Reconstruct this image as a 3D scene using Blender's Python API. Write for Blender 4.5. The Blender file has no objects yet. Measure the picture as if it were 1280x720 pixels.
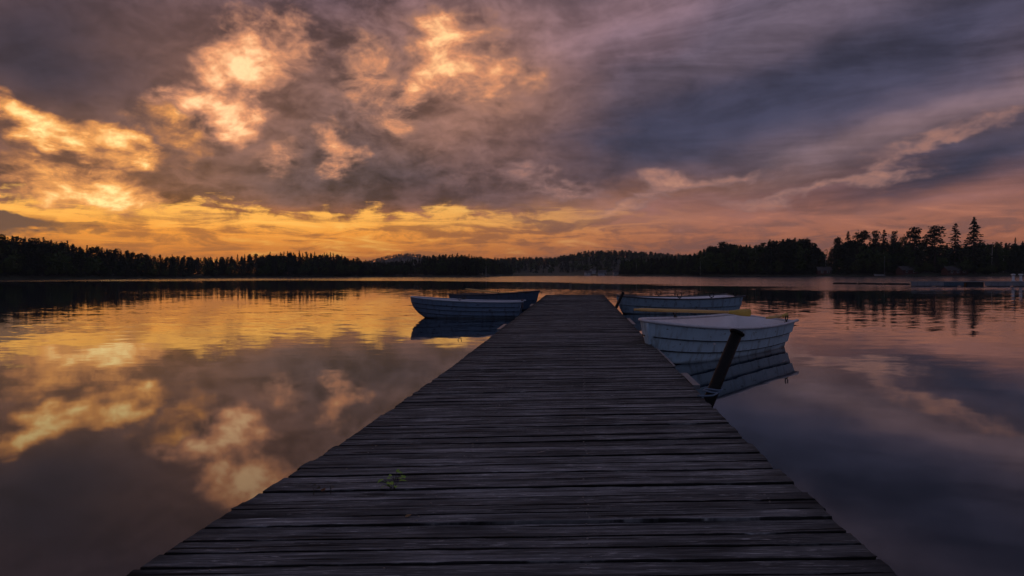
import bpy, bmesh, math, random
import numpy as np
from mathutils import Vector, Matrix, Euler

scene = bpy.context.scene
COL = scene.collection
R = math.radians
random.seed(7)
rng = np.random.default_rng(7)

# ------------------------------------------------------------------ camera
FPX = 860.0                      # focal length in pixels of the 1280 px wide photograph
CAMH = 1.45                      # eye above the water
PITCH = math.atan(17.0 / FPX)    # looking slightly down
ROLL = math.atan(0.0039)
cam_data = bpy.data.cameras.new('camera')
cam_data.sensor_width = 36.0
cam_data.lens = 36.0 * FPX / 1280.0
cam_data.clip_start = 0.05
cam_data.clip_end = 12000.0
cam = bpy.data.objects.new('camera', cam_data)
COL.objects.link(cam)
CAM_M = Matrix.Rotation(math.pi / 2 - PITCH, 4, 'X') @ Matrix.Rotation(-ROLL, 4, 'Z')
cam.matrix_world = Matrix.Translation((0, 0, CAMH)) @ CAM_M
scene.camera = cam
CAM3 = CAM_M.to_3x3()


def ray(x, y):
    """world direction of a pixel of the 1280 x 720 photograph"""
    return CAM3 @ Vector((x - 640.0, 360.0 - y, -FPX))


def on_plane(x, y, z=0.0):
    d = ray(x, y)
    t = (z - CAMH) / d.z
    return Vector((d.x * t, d.y * t, z))


def at_depth(x, y, Y):
    d = ray(x, y)
    t = Y / d.y
    return Vector((d.x * t, Y, CAMH + d.z * t))


def azel(x, y):
    d = ray(x, y).normalized()
    return math.degrees(math.atan2(d.x, d.y)), math.degrees(math.asin(d.z))


def lin(c):
    return tuple(((v / 255.0) / 12.92 if v <= 10 else ((v / 255.0 + 0.055) / 1.055) ** 2.4) for v in c)


# ------------------------------------------------------------------ node helpers
class E:
    """a scalar or vector socket with arithmetic"""
    nt = None

    def __init__(self, s):
        self.s = s

    @staticmethod
    def math(op, *a, clamp=False):
        n = E.nt.nodes.new('ShaderNodeMath')
        n.operation = op
        n.use_clamp = clamp
        for i, v in enumerate(a):
            if isinstance(v, E):
                E.nt.links.new(v.s, n.inputs[i])
            else:
                n.inputs[i].default_value = float(v)
        return E(n.outputs[0])

    def __add__(self, o): return E.math('ADD', self, o)
    def __radd__(self, o): return E.math('ADD', o, self)
    def __sub__(self, o): return E.math('SUBTRACT', self, o)
    def __rsub__(self, o): return E.math('SUBTRACT', o, self)
    def __mul__(self, o): return E.math('MULTIPLY', self, o)
    def __rmul__(self, o): return E.math('MULTIPLY', o, self)
    def __truediv__(self, o): return E.math('DIVIDE', self, o)


def xyz(x, y, z=0.0):
    n = E.nt.nodes.new('ShaderNodeCombineXYZ')
    for i, v in enumerate((x, y, z)):
        if isinstance(v, E):
            E.nt.links.new(v.s, n.inputs[i])
        else:
            n.inputs[i].default_value = v
    return E(n.outputs[0])


def split3(v):
    n = E.nt.nodes.new('ShaderNodeSeparateXYZ')
    E.nt.links.new(v.s, n.inputs[0])
    return E(n.outputs[0]), E(n.outputs[1]), E(n.outputs[2])


def noise(vec, scale=1.0, detail=4.0, rough=0.5, dist=0.0, color=False, lac=2.0):
    n = E.nt.nodes.new('ShaderNodeTexNoise')
    n.noise_dimensions = '3D'
    E.nt.links.new(vec.s, n.inputs['Vector'])
    n.inputs['Scale'].default_value = scale
    n.inputs['Detail'].default_value = detail
    n.inputs['Roughness'].default_value = rough
    n.inputs['Lacunarity'].default_value = lac
    n.inputs['Distortion'].default_value = dist
    return E(n.outputs['Color' if color else 'Fac'])


def smooth(v, a, b, lo=0.0, hi=1.0):
    n = E.nt.nodes.new('ShaderNodeMapRange')
    n.interpolation_type = 'SMOOTHSTEP'
    E.nt.links.new(v.s, n.inputs[0])
    for i, q in enumerate((a, b, lo, hi)):
        n.inputs[i + 1].default_value = q
    return E(n.outputs[0])


def mixc(f, a, b, mode='MIX'):
    n = E.nt.nodes.new('ShaderNodeMix')
    n.data_type = 'RGBA'
    n.blend_type = mode
    n.clamp_factor = True
    for s, v in ((n.inputs[0], f), (n.inputs[6], a), (n.inputs[7], b)):
        if isinstance(v, E):
            E.nt.links.new(v.s, s)
        elif isinstance(v, (int, float)):
            s.default_value = v
        else:
            s.default_value = tuple(v) + (1.0,)
    return E(n.outputs[2])


def ramp(f, stops, interp='LINEAR'):
    n = E.nt.nodes.new('ShaderNodeValToRGB')
    cr = n.color_ramp
    cr.interpolation = interp
    while len(cr.elements) < len(stops):
        cr.elements.new(0.5)
    for e, (p, c) in zip(cr.elements, sorted(stops)):
        e.position = p
        e.color = tuple(c) + (1.0,)
    E.nt.links.new(f.s, n.inputs[0])
    return E(n.outputs[0])


def mapped(vec, loc=(0, 0, 0), rot=(0, 0, 0), scale=(1, 1, 1), kind='POINT'):
    n = E.nt.nodes.new('ShaderNodeMapping')
    n.vector_type = kind
    E.nt.links.new(vec.s, n.inputs[0])
    n.inputs[1].default_value = loc
    n.inputs[2].default_value = rot
    n.inputs[3].default_value = scale
    return E(n.outputs[0])


def scalec(c, f):
    n = E.nt.nodes.new('ShaderNodeVectorMath')
    n.operation = 'SCALE'
    E.nt.links.new(c.s, n.inputs[0])
    if isinstance(f, E):
        E.nt.links.new(f.s, n.inputs[3])
    else:
        n.inputs[3].default_value = f
    return E(n.outputs[0])


# ------------------------------------------------------------------ world: cloudy sunset sky
world = bpy.data.worlds.new('World')
scene.world = world
world.use_nodes = True
E.nt = world.node_tree
E.nt.nodes.clear()
SUN_AZ, SUN_EL = azel(215, 300)[0], 2.0

tc = E.nt.nodes.new('ShaderNodeTexCoord')
DIR = E(tc.outputs['Generated'])
dx, dy, dz = split3(DIR)
dzp = E.math('MAXIMUM', dz, 0.0)
AZ = E.math('ARCTAN2', dx, dy) * (180 / math.pi)
EL = E.math('ARCSINE', dzp) * (180 / math.pi)
den = dzp + 0.22
Q = xyz(dx / den, dy / den, 1.7)           # the cloud sheet seen in perspective
n_warp = noise(Q, 1.9, 3.0, 0.55, 0.0, color=True)
n_warp2 = noise(mapped(xyz(AZ, EL), (4, 9, 2), (0, 0, R(-12)), (0.13, 0.22, 1)), 1.0, 5.0, 0.6, 0.3, color=True)
w1x, w1y, w1z = split3(n_warp)
w2x, w2y, w2z = split3(n_warp2)
wamp = smooth(EL, 0.5, 9.0, 0.45, 1.0)
AW = AZ + ((w1x - 0.5) * 9.0 + (w2x - 0.5) * 8.0) * wamp
EW = EL + ((w1y - 0.5) * 6.0 + (w2y - 0.5) * 7.0) * wamp
P = xyz(AW, EW)
PS = xyz(AZ + (w1x - 0.5) * 9.0, EL + (w1y - 0.5) * 3.0 + (w2y - 0.5) * 3.0)   # softer warp


def blob(vec, x, y, rx, ry, rot=0.0):
    """soft ellipse centred on the direction seen at photo pixel (x, y)"""
    a, e = azel(x, y)
    k = 180 / math.pi / FPX
    m = mapped(vec, (a, e, 0), (0, 0, R(rot)), (rx * k, ry * k, 1.0), 'TEXTURE')
    n = E.nt.nodes.new('ShaderNodeTexGradient')
    n.gradient_type = 'SPHERICAL'
    E.nt.links.new(m.s, n.inputs[0])
    return smooth(E(n.outputs[1]), 0.0, 1.0)


def el_of(y):
    return azel(640, y)[1]


def sky_ramp(f, stops, top=40.0):
    return ramp(f, [(min(max(el_of(y), 0.0) / top, 1.0), lin(c)) for y, c in stops])


side = smooth(AZ, azel(430, 300)[0], azel(930, 300)[0])
lump = noise(Q, 3.4, 7.0, 0.60, 0.5)
fine = noise(mapped(xyz(AZ, EL), (1, 5, 6), (0, 0, R(-10)), (0.27, 0.42, 1)), 1.0, 7.0, 0.64, 0.5)
streak = noise(mapped(xyz(AZ, EL), (0, 0, 3.1), (0, 0, R(-17)), (0.036, 0.24, 1)), 1.0, 8.0, 0.64, 0.7)
crisp = noise(mapped(xyz(AZ, EL), (8, 2, 1), (0, 0, R(-14)), (0.62, 1.05, 1)), 1.0, 6.0, 0.62, 0.6)
low = noise(mapped(xyz(AZ, EL), (2, 0, 7.7), (0, 0, 0), (0.16, 1.05, 1)), 1.0, 7.0, 0.62, 0.7)

# low open sky under the cloud deck
EWL = E.math('MAXIMUM', EL + (w2y - 0.5) * 1.2, 0.0) / 40.0
warm = sky_ramp(EWL, [(343, (190, 112, 52)), (325, (188, 108, 48)), (308, (206, 126, 54)), (292, (238, 152, 60)),
                      (278, (252, 178, 80)), (264, (254, 182, 84)), (240, (238, 158, 84)), (-100, (205, 142, 92))])
cool = sky_ramp(EWL, [(343, (134, 82, 66)), (325, (138, 84, 64)), (303, (158, 98, 76)), (280, (158, 102, 86)),
                      (262, (156, 104, 92)), (240, (142, 98, 92)), (-100, (130, 96, 96))])
c = mixc(side, warm, cool)
low_m = smooth(EL, 0.3, 1.4)
c = mixc(smooth(low * 0.65 + fine * 0.35, 0.455, 0.575) * low_m * smooth(EL, 4.9, 3.6, 0.35, 0.85), c, mixc(side, lin((146, 90, 54)), lin((112, 78, 74))))
c = mixc(smooth(low, 0.45, 0.30) * low_m * 0.45, c, mixc(side, lin((255, 204, 104)), lin((196, 126, 98))))

# the cloud deck itself
up = E.math('MAXIMUM', EL + (w1y - 0.5) * 3.0, 0.0) / 40.0
d_warm = sky_ramp(up, [(300, (150, 90, 54)), (258, (122, 78, 58)), (225, (102, 74, 66)), (150, (104, 77, 74)),
                       (70, (104, 79, 81)), (0, (100, 79, 88)), (-150, (92, 82, 96))])
d_cool = sky_ramp(up, [(300, (150, 100, 84)), (265, (138, 94, 88)), (235, (116, 86, 90)), (205, (92, 77, 88)),
                       (120, (86, 76, 92)), (0, (92, 81, 97)), (-150, (90, 85, 103))])
deck = mixc(side, d_warm, d_cool)
for x, y, rx, ry, rot, amt, colr in [
        (105, 90, 320, 150, 8, 0.97, (50, 47, 61)), (30, 215, 120, 46, 0, 0.55, (78, 66, 70)),
        (190, 185, 140, 56, -12, 0.7, (74, 64, 70)), (395, 200, 190, 70, 6, 0.8, (78, 66, 70)),
        (310, 232, 190, 34, 0, 0.7, (74, 62, 66)), (520, 222, 220, 52, 5, 0.75, (80, 67, 71)),
        (640, 250, 190, 24, 3, 0.6, (88, 71, 74)), (430, 130, 130, 70, 20, 0.45, (94, 77, 78)),
        (800, 168, 400, 70, 14, 0.97, (52, 52, 72)), (985, 115, 340, 60, 20, 0.75, (60, 60, 80)),
        (1180, 55, 330, 52, 22, 0.85, (60, 59, 79)), (720, 180, 200, 52, 6, 0.8, (54, 53, 71)), (930, 140, 280, 50, 17, 0.8, (54, 54, 74)), (1215, 200, 230, 44, 14, 0.95, (58, 59, 80)),
        (960, 210, 250, 32, 10, 0.6, (80, 72, 84)), (960, 40, 330, 44, 14, 0.45, (108, 93, 106)),
        (760, 35, 280, 60, 14, 0.7, (140, 110, 118)), (690, 10, 190, 70, 0, 0.35, (146, 112, 114)),
        (1120, 165, 280, 30, 18, 0.65, (132, 106, 110)),
        # brown glow where low light catches the deck round the rifts
        (290, 110, 190, 150, 0, 0.55, (150, 106, 88)), (590, 100, 190, 150, 0, 0.7, (158, 112, 92)),
        (100, 215, 260, 100, -8, 0.55, (146, 98, 74)), (450, 110, 120, 120, 0, 0.4, (140, 104, 94)),
        (660, 200, 180, 80, 0, 0.45, (130, 94, 84)), (820, 240, 260, 26, 4, 0.5, (160, 108, 86))]:
    deck = mixc(blob(PS if rx > 180 else P, x, y, rx, ry, rot) * amt, deck, lin(colr))
rel_l = smooth(lump * 0.42 + fine * 0.36 + crisp * 0.22, 0.36, 0.65, 0.40, 1.62)
rel_r = smooth(streak * 0.75 + fine * 0.25, 0.32, 0.68, 0.58, 1.46)
calm = blob(PS, 90, 70, 330, 170, 8) * 0.65          # smooth sheet of stratus high on the left
deck = scalec(deck, 1.0 + (rel_l * (1.0 - side) + rel_r * side - 1.0) * (1.0 - calm))

# rifts where the sunlit upper air shows
brk = (fine - 0.5) * 1.5 + (lump - 0.5) * 0.7 + (crisp - 0.5) * 0.8


def rift(blobs, c0, c1, c2, amt=1.0, k=1.0):
    global deck
    acc = None
    for x, y, rx, ry, rot, a in blobs:
        b = blob(P, x, y, rx, ry, rot) * a
        acc = b if acc is None else E.math('MAXIMUM', acc, b)
    f = acc + brk * k * smooth(acc, 0.03, 0.4)
    deck = mixc(smooth(f, 0.10, 0.55) * amt, deck, lin(c0))
    deck = mixc(smooth(f, 0.36, 0.80) * amt, deck, lin(c1))
    deck = mixc(smooth(f, 0.66, 1.10) * amt, deck, tuple(1.15 * v for v in lin(c2)))


rift([(72, 165, 100, 30, -20, .95), (125, 178, 70, 22, -24, .7), (95, 230, 130, 44, -12, .88), (165, 248, 100, 26, -10, 0.8),
      (50, 208, 60, 24, -30, .75), (210, 172, 60, 40, 0, .45)], (176, 116, 76), (240, 162, 88), (255, 224, 150))
rift([(300, 85, 95, 66, -25, .98), (258, 140, 70, 52, 15, 1.0), (340, 60, 80, 50, 0, .6), (275, 40, 60, 40, 0, .45)],
     (170, 118, 96), (230, 154, 108), (255, 204, 150))
rift([(555, 75, 84, 66, 25, .92), (515, 108, 60, 26, 10, .75), (610, 85, 100, 80, 0, .62), (425, 190, 48, 40, -40, .8),
      (450, 95, 66, 70, -20, .6), (480, 145, 50, 40, 0, .5), (330, 195, 60, 30, 0, .4)], (164, 116, 96), (220, 146, 104), (255, 200, 140))
rift([(1150, 182, 140, 20, 24, .60), (1060, 232, 160, 18, 8, .66), (850, 230, 100, 20, 10, .7), (910, 212, 70, 16, 12, .6),
      (690, 222, 100, 24, 0, .64), (770, 255, 100, 16, 6, .7), (1235, 140, 100, 20, 30, .42), (960, 250, 120, 14, 4, .6)],
     (134, 102, 100), (168, 120, 106), (206, 148, 118), 0.75, 0.8)

# ragged under-edge of the deck
edge = EL + (low - 0.5) * 3.6 + (fine - 0.5) * 4.2 - smooth(AZ, azel(500, 260)[0], azel(1100, 260)[0], 4.9, 4.7)
cover_l = smooth(edge, -0.35, 0.55)
cover_r = smooth(edge, -1.8, 1.6)
cover = cover_l * (1.0 - side) + cover_r * side
c = mixc(cover, c, deck)
for x, y, rx, ry, rot, amt, colr in [(15, 284, 80, 22, -6, 1.0, (98, 74, 64)), (85, 290, 50, 10, 4, 0.6, (110, 76, 56)),
                                     (700, 275, 120, 12, 2, 0.5, (112, 80, 72))]:
    c = mixc(smooth(blob(P, x, y, rx, ry, rot) + (fine - 0.5) * 0.5, 0.25, 0.6) * amt, c, lin(colr))
back = sky_ramp(up, [(343, (114, 110, 126)), (280, (110, 108, 128)), (150, (100, 102, 124)), (0, (96, 98, 122)), (-150, (90, 92, 116))])
behind = smooth(E.math('ABSOLUTE', AZ), 55.0, 120.0)
c = mixc(behind, c, back)

# the clear-air sky behind it all
sky = E.nt.nodes.new('ShaderNodeTexSky')
sky.sky_type = 'NISHITA'
sky.sun_disc = False
sky.sun_elevation = R(SUN_EL)
sky.sun_rotation = R(SUN_AZ)
clear = scalec(E(sky.outputs[0]), 0.003)
c = mixc(1.0, c, clear, 'ADD')
bg = E.nt.nodes.new('ShaderNodeBackground')
bg.inputs['Strength'].default_value = 1.07
E.nt.links.new(c.s, bg.inputs['Color'])
wo = E.nt.nodes.new('ShaderNodeOutputWorld')
E.nt.links.new(bg.outputs[0], wo.inputs[0])
world.cycles.sampling_method = 'MANUAL'
world.cycles.sample_map_resolution = 256

# veiled low sun
sd = bpy.data.lights.new('sun', 'SUN')
sd.energy = 0.03
sd.angle = R(60)
sd.color = (1.0, 0.62, 0.32)
sun = bpy.data.objects.new('sun', sd)
COL.objects.link(sun)
sdir = Vector((math.sin(R(SUN_AZ)) * math.cos(R(SUN_EL + 4)), math.cos(R(SUN_AZ)) * math.cos(R(SUN_EL + 4)), math.sin(R(SUN_EL + 4))))
sun.rotation_euler = (-sdir).to_track_quat('-Z', 'Y').to_euler()

vs = scene.view_settings
vs.view_transform = 'Standard'
vs.look = 'None'
vs.exposure = 0.0
vs.gamma = 1.0
vs.use_curve_mapping = False
scene.render.engine = 'CYCLES'
scene.cycles.use_denoising = True
scene.cycles.use_adaptive_sampling = True
scene.cycles.adaptive_threshold = 0.015
scene.cycles.adaptive_min_samples = 12
scene.cycles.max_bounces = 4
scene.cycles.glossy_bounces = 3
scene.cycles.diffuse_bounces = 2
scene.cycles.caustics_reflective = False
scene.cycles.caustics_refractive = False


# ------------------------------------------------------------------ materials
def new_mat(name):
    m = bpy.data.materials.new(name)
    m.use_nodes = True
    E.nt = m.node_tree
    b = m.node_tree.nodes['Principled BSDF']
    return m, b


def setc(b, key, v):
    s = b.inputs[key]
    if isinstance(v, E):
        E.nt.links.new(v.s, s)
    elif isinstance(v, tuple):
        s.default_value = v + (1.0,) if len(v) == 3 else v
    else:
        s.default_value = v


def bump(b, h, dist, strength=1.0):
    n = E.nt.nodes.new('ShaderNodeBump')
    n.inputs['Distance'].default_value = dist
    n.inputs['Strength'].default_value = strength
    E.nt.links.new(h.s, n.inputs['Height'])
    E.nt.links.new(n.outputs[0], b.inputs['Normal'])


def objco():
    n = E.nt.nodes.new('ShaderNodeTexCoord')
    return E(n.outputs['Object'])


def geopos():
    n = E.nt.nodes.new('ShaderNodeNewGeometry')
    return E(n.outputs['Position'])


def objrand():
    n = E.nt.nodes.new('ShaderNodeObjectInfo')
    return E(n.outputs['Random'])


def mat_plank():
    m, b = new_mat('weathered_plank')
    x, y, z = split3(objco())
    r = objrand()
    off = r * 37.0
    wav = noise(xyz(x * 1.3, y * 3.0, off), 1.0, 2.0, 0.5)
    yy = y + (wav - 0.5) * 0.03
    grain = noise(xyz(x * 1.4, yy * 36.0, off + 3.0), 1.0, 5.0, 0.62, 0.2)
    fib = noise(xyz(x * 5.5, yy * 210.0, off + 9.0), 1.0, 4.0, 0.6)
    blotch = noise(xyz(x * 2.2, y * 7.0, off + 21.0), 1.0, 5.0, 0.6)
    fleck = noise(xyz(x * 9.0, yy * 95.0, off + 33.0), 1.0, 4.0, 0.65)
    crack = noise(xyz(x * 0.9, yy * 34.0, off + 47.0), 1.0, 3.0, 0.55)
    base = ramp(grain * 0.55 + fib * 0.45, [(0.34, (0.020, 0.020, 0.021)), (0.44, (0.066, 0.067, 0.070)),
                                            (0.54, (0.120, 0.122, 0.126)), (0.66, (0.25, 0.252, 0.258))])
    base = scalec(base, smooth(blotch, 0.30, 0.70, 0.55, 1.35))
    base = mixc(smooth(fleck, 0.57, 0.68) * smooth(blotch, 0.40, 0.6) * 0.8, base, (0.46, 0.46, 0.465))
    base = mixc(smooth(crack, 0.40, 0.34) * 0.9, base, (0.008, 0.008, 0.008))
    n = E.nt.nodes.new('ShaderNodeTexVoronoi')
    E.nt.links.new(xyz(x * 1.15, y * 4.0, off).s, n.inputs['Vector'])
    n.inputs['Scale'].default_value = 1.0
    knot = smooth(E(n.outputs['Distance']) + (fib - 0.5) * 0.12, 0.11, 0.06)
    base = mixc(knot * 0.8, base, (0.012, 0.011, 0.011))
    # damp, blackened board ends
    end = smooth(E.math('ABSOLUTE', x) + (grain - 0.5) * 0.7, 1.15, 1.5)
    base = mixc(end * 0.6, base, (0.018, 0.018, 0.017))
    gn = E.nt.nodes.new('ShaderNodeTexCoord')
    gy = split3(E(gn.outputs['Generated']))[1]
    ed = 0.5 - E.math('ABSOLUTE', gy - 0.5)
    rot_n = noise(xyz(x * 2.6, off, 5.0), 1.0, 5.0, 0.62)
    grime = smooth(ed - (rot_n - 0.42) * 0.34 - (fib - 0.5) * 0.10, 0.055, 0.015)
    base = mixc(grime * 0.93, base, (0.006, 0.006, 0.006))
    base = scalec(base, r * 0.9 + 0.85)
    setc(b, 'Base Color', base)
    setc(b, 'Roughness', 0.9)
    setc(b, 'Specular IOR Level', 0.08)
    bump(b, grain * 0.6 + fib * 0.4 - smooth(crack, 0.38, 0.33) * 0.9 - knot * 0.3, 0.006, 0.6)
    return m


def mat_plain(name, colr, rough=0.7, metal=0.0, var=0.25, scale=8.0, spec=0.4, bmp=0.0):
    m, b = new_mat(name)
    n1 = noise(objco(), scale, 6.0, 0.62)
    base = mixc(n1, tuple(v * (1 - var) for v in colr), tuple(min(v * (1 + var), 1) for v in colr))
    setc(b, 'Base Color', base)
    setc(b, 'Roughness', rough)
    setc(b, 'Metallic', metal)
    setc(b, 'Specular IOR Level', spec)
    if bmp:
        bump(b, n1, bmp)
    return m


def mat_paint(name, colr, stain, amount=0.5):
    """old boat paint: chalky, streaked and chipped"""
    m, b = new_mat(name)
    oc = objco()
    x, y, z = split3(oc)
    big = noise(oc, 2.2, 5.0, 0.6)
    run = noise(xyz(x * 9.0, y * 9.0, z * 1.3), 1.0, 5.0, 0.6)
    chip = noise(xyz(x * 5.0, y * 5.0, z * 9.0), 1.0, 6.0, 0.68)
    base = mixc(big, tuple(v * 0.72 for v in colr), tuple(min(1, v * 1.2) for v in colr))
    base = mixc(smooth(run, 0.50, 0.66) * amount, base, stain)
    base = mixc(smooth(chip, 0.615, 0.67) * 0.85, base, (0.035, 0.03, 0.028))
    # weed and scum line just over the water
    base = mixc(smooth(z + (big - 0.5) * 0.12, 0.10, 0.02) * 0.75, base, (0.025, 0.028, 0.024))
    setc(b, 'Base Color', base)
    setc(b, 'Roughness', smooth(run, 0.3, 0.7, 0.38, 0.62))
    bump(b, chip * 0.5 + big, 0.004)
    return m


def mat_water():
    m, b = new_mat('lake_water')
    p = geopos()
    x, y, z = split3(p)
    dist = E.math('MAXIMUM', y, 1.0)
    lg = E.math('LOGARITHM', dist, 10.0) / 3.0
    def g(*st):
        return ramp(lg, [(math.log10(d) / 3.0, (v, v, v)) for d, v in st])
    # wavelets
    c1 = noise(mapped(p, (0, 0, 0), (0, 0, R(8)), (0.55, 1.25, 1)), 1.0, 3.0, 0.5, 0.3, color=True)
    c2 = noise(mapped(p, (7, 3, 0), (0, 0, R(-12)), (2.2, 4.4, 1)), 1.0, 3.0, 0.55, 0.2, color=True)
    patch = noise(mapped(p, (3, 1, 0), (0, 0, R(3)), (0.018, 0.06, 1)), 1.0, 4.0, 0.55, 0.2)
    pm = smooth(patch, 0.36, 0.64, 0.35, 1.5)
    s1 = g((2, .07), (8, .12), (13, .26), (22, .34), (45, .26), (90, .12), (140, .10), (500, .10)) * 0.1
    s2 = g((2, .03), (8, .06), (13, .28), (22, .50), (45, .45), (90, .14), (140, .12), (500, .12)) * 0.1
    # breeze ruffling the open water, nearer on the right than on the left
    bear = x / dist
    start = smooth(bear, -0.45, 0.5, 190.0, 62.0)
    rq = dist / start
    ruf = smooth(rq + (patch - 0.5) * 0.5, 0.92, 1.12)
    s2 = s2 + ruf * 0.30
    a1, b1, _ = split3(c1)
    a2, b2, _ = split3(c2)
    nx = ((a1 - 0.5) * s1 + (a2 - 0.5) * s2) * pm
    ny = ((b1 - 0.5) * s1 + (b2 - 0.5) * s2) * pm
    nv = E.nt.nodes.new('ShaderNodeVectorMath')
    nv.operation = 'NORMALIZE'
    E.nt.links.new(xyz(nx, ny, 1.0).s, nv.inputs[0])
    E.nt.links.new(nv.outputs[0], b.inputs['Normal'])
    setc(b, 'Base Color', (0.014, 0.026, 0.042))
    setc(b, 'Roughness', 0.025 + ruf * 0.10)
    setc(b, 'IOR', 1.42)
    return m


def mat_foliage(name, a, bcol):
    m, b = new_mat(name)
    r = objrand()
    n1 = noise(geopos(), 0.35, 3.0, 0.6)
    base = mixc(n1 * 0.6 + r * 0.4, a, bcol)
    setc(b, 'Base Color', base)
    setc(b, 'Roughness', 0.8)
    setc(b, 'Specular IOR Level', 0.2)
    return m


M = {}
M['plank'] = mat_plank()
M['beam'] = mat_plain('old_beam', (0.045, 0.042, 0.04), 0.85, var=0.5, bmp=0.004)
M['pile'] = mat_plain('tarred_pile', (0.007, 0.007, 0.007), 0.6, var=0.5, spec=0.2, bmp=0.003)
M['nail'] = mat_plain('nail_head', (0.22, 0.21, 0.20), 0.45, 0.7)
M['zinc'] = mat_plain('zinc_strip', (0.17, 0.18, 0.19), 0.5, 0.3, var=0.35)
M['boat_pale'] = mat_paint('pale_boat_paint', (0.48, 0.64, 0.75), (0.16, 0.15, 0.14), 0.45)
M['boat_blue'] = mat_paint('blue_boat_paint', (0.13, 0.20, 0.30), (0.07, 0.07, 0.08), 0.5)
M['boat_dark'] = mat_paint('dark_boat_paint', (0.06, 0.10, 0.17), (0.05, 0.05, 0.055), 0.5)
M['boat_grey'] = mat_paint('grey_boat_paint', (0.27, 0.38, 0.48), (0.10, 0.08, 0.07), 0.5)
M['seam'] = mat_plain('dark_lap_seam', (0.012, 0.013, 0.016), 0.8)
M['liner'] = mat_plain('boat_liner', (0.80, 0.77, 0.79), 0.45, var=0.16, scale=3.0)
M['rail'] = mat_plain('boat_rail', (0.55, 0.54, 0.57), 0.5, var=0.35)
M['rail_dark'] = mat_plain('dark_boat_rail', (0.06, 0.06, 0.07), 0.5, var=0.35)
M['rail_light'] = mat_plain('light_boat_rail', (0.36, 0.40, 0.47), 0.35, var=0.25)
M['iron'] = mat_plain('black_iron', (0.03, 0.028, 0.026), 0.5, 0.5)
M['oar'] = mat_plain('varnished_oar', (0.66, 0.40, 0.13), 0.42, var=0.25, scale=5.0)
M['oar_blade'] = mat_plain('yellow_oar_blade', (0.56, 0.37, 0.07), 0.45, var=0.3, scale=5.0)
M['rope'] = mat_plain('blue_rope', (0.13, 0.18, 0.25), 0.85, var=0.3, scale=40, bmp=0.004)
M['water'] = mat_water()
M['bed'] = mat_plain('lake_bed_mud', (0.06, 0.05, 0.04), 0.9)
M['soil'] = mat_plain('shore_ground', (0.035, 0.042, 0.022), 0.95, var=0.5, scale=0.15)
M['spruce'] = mat_foliage('spruce_needles', (0.016, 0.026, 0.016), (0.030, 0.044, 0.024))
M['pine'] = mat_foliage('pine_needles', (0.022, 0.032, 0.018), (0.040, 0.052, 0.026))
M['leaf'] = mat_foliage('broad_leaves', (0.035, 0.060, 0.020), (0.070, 0.100, 0.030))
M['bark'] = mat_plain('bark', (0.07, 0.055, 0.045), 0.9, var=0.4, scale=2.0)
M['birch'] = mat_plain('birch_bark', (0.42, 0.40, 0.37), 0.8, var=0.4, scale=1.0)
M['hill'] = mat_foliage('hill_forest_floor', (0.016, 0.024, 0.016), (0.028, 0.038, 0.024))
M['weed'] = mat_plain('weed_leaf', (0.20, 0.34, 0.04), 0.6, var=0.4, scale=30)
M['stem'] = mat_plain('dry_stem', (0.05, 0.045, 0.03), 0.8)
M['dead_leaf'] = mat_plain('tan_leaf', (0.42, 0.26, 0.12), 0.7, var=0.3, scale=60)
M['rust_leaf'] = mat_plain('rust_leaf', (0.22, 0.09, 0.03), 0.7, var=0.3, scale=60)
M['pale_leaf'] = mat_plain('pale_leaf', (0.42, 0.36, 0.31), 0.7, var=0.3, scale=60)
M['white_wall'] = mat_plain('white_wall_boards', (0.36, 0.36, 0.36), 0.7, var=0.08, scale=1.0)
M['red_wall'] = mat_plain('red_wall_boards', (0.07, 0.028, 0.022), 0.8, var=0.15, scale=1.0)
M['roof'] = mat_plain('dark_roof', (0.06, 0.055, 0.055), 0.8, var=0.2, scale=1.0)
M['glass'] = mat_plain('window_glass', (0.02, 0.025, 0.03), 0.1)
M['pontoon'] = mat_plain('pontoon_skirt', (0.20, 0.21, 0.235), 0.6, var=0.2, scale=1.0)
M['pontoon_dark'] = mat_plain('pontoon_float', (0.02, 0.025, 0.03), 0.6)
M['pontoon_blue'] = mat_plain('pontoon_blue_skirt', (0.06, 0.10, 0.14), 0.6)
M['bollard'] = mat_plain('pale_bollard', (0.55, 0.56, 0.58), 0.5)
M['log'] = mat_plain('wet_log', (0.02, 0.018, 0.016), 0.6)


# ------------------------------------------------------------------ object helpers
def link(o):
    COL.objects.link(o)
    return o


def mesh_obj(name, verts, faces, mat=None, parent=None, smooth_shade=False):
    me = bpy.data.meshes.new(name)
    me.from_pydata([tuple(v) for v in verts], [], faces)
    me.update()
    if mat:
        me.materials.append(mat)
    if smooth_shade:
        for p in me.polygons:
            p.use_smooth = True
    o = bpy.data.objects.new(name, me)
    link(o)
    if parent:
        o.parent = parent
    return o


def bm_obj(name, bm, mat=None, parent=None, smooth_shade=False):
    me = bpy.data.meshes.new(name)
    bmesh.ops.recalc_face_normals(bm, faces=bm.faces[:])
    bm.to_mesh(me)
    bm.free()
    if mat:
        me.materials.append(mat)
    if smooth_shade:
        for p in me.polygons:
            p.use_smooth = True
    o = bpy.data.objects.new(name, me)
    link(o)
    if parent:
        o.parent = parent
    return o


def tag(o, label=None, cat=None, group=None, kind=None):
    if label: o['label'] = label
    if cat: o['category'] = cat
    if group: o['group'] = group
    if kind: o['kind'] = kind
    return o


def empty(name, loc, rz=0.0, label=None, cat=None, group=None):
    o = bpy.data.objects.new(name, None)
    o.empty_display_size = 0.2
    o.location = loc
    o.rotation_euler = (0, 0, rz)
    link(o)
    return tag(o, label, cat, group)


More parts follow.
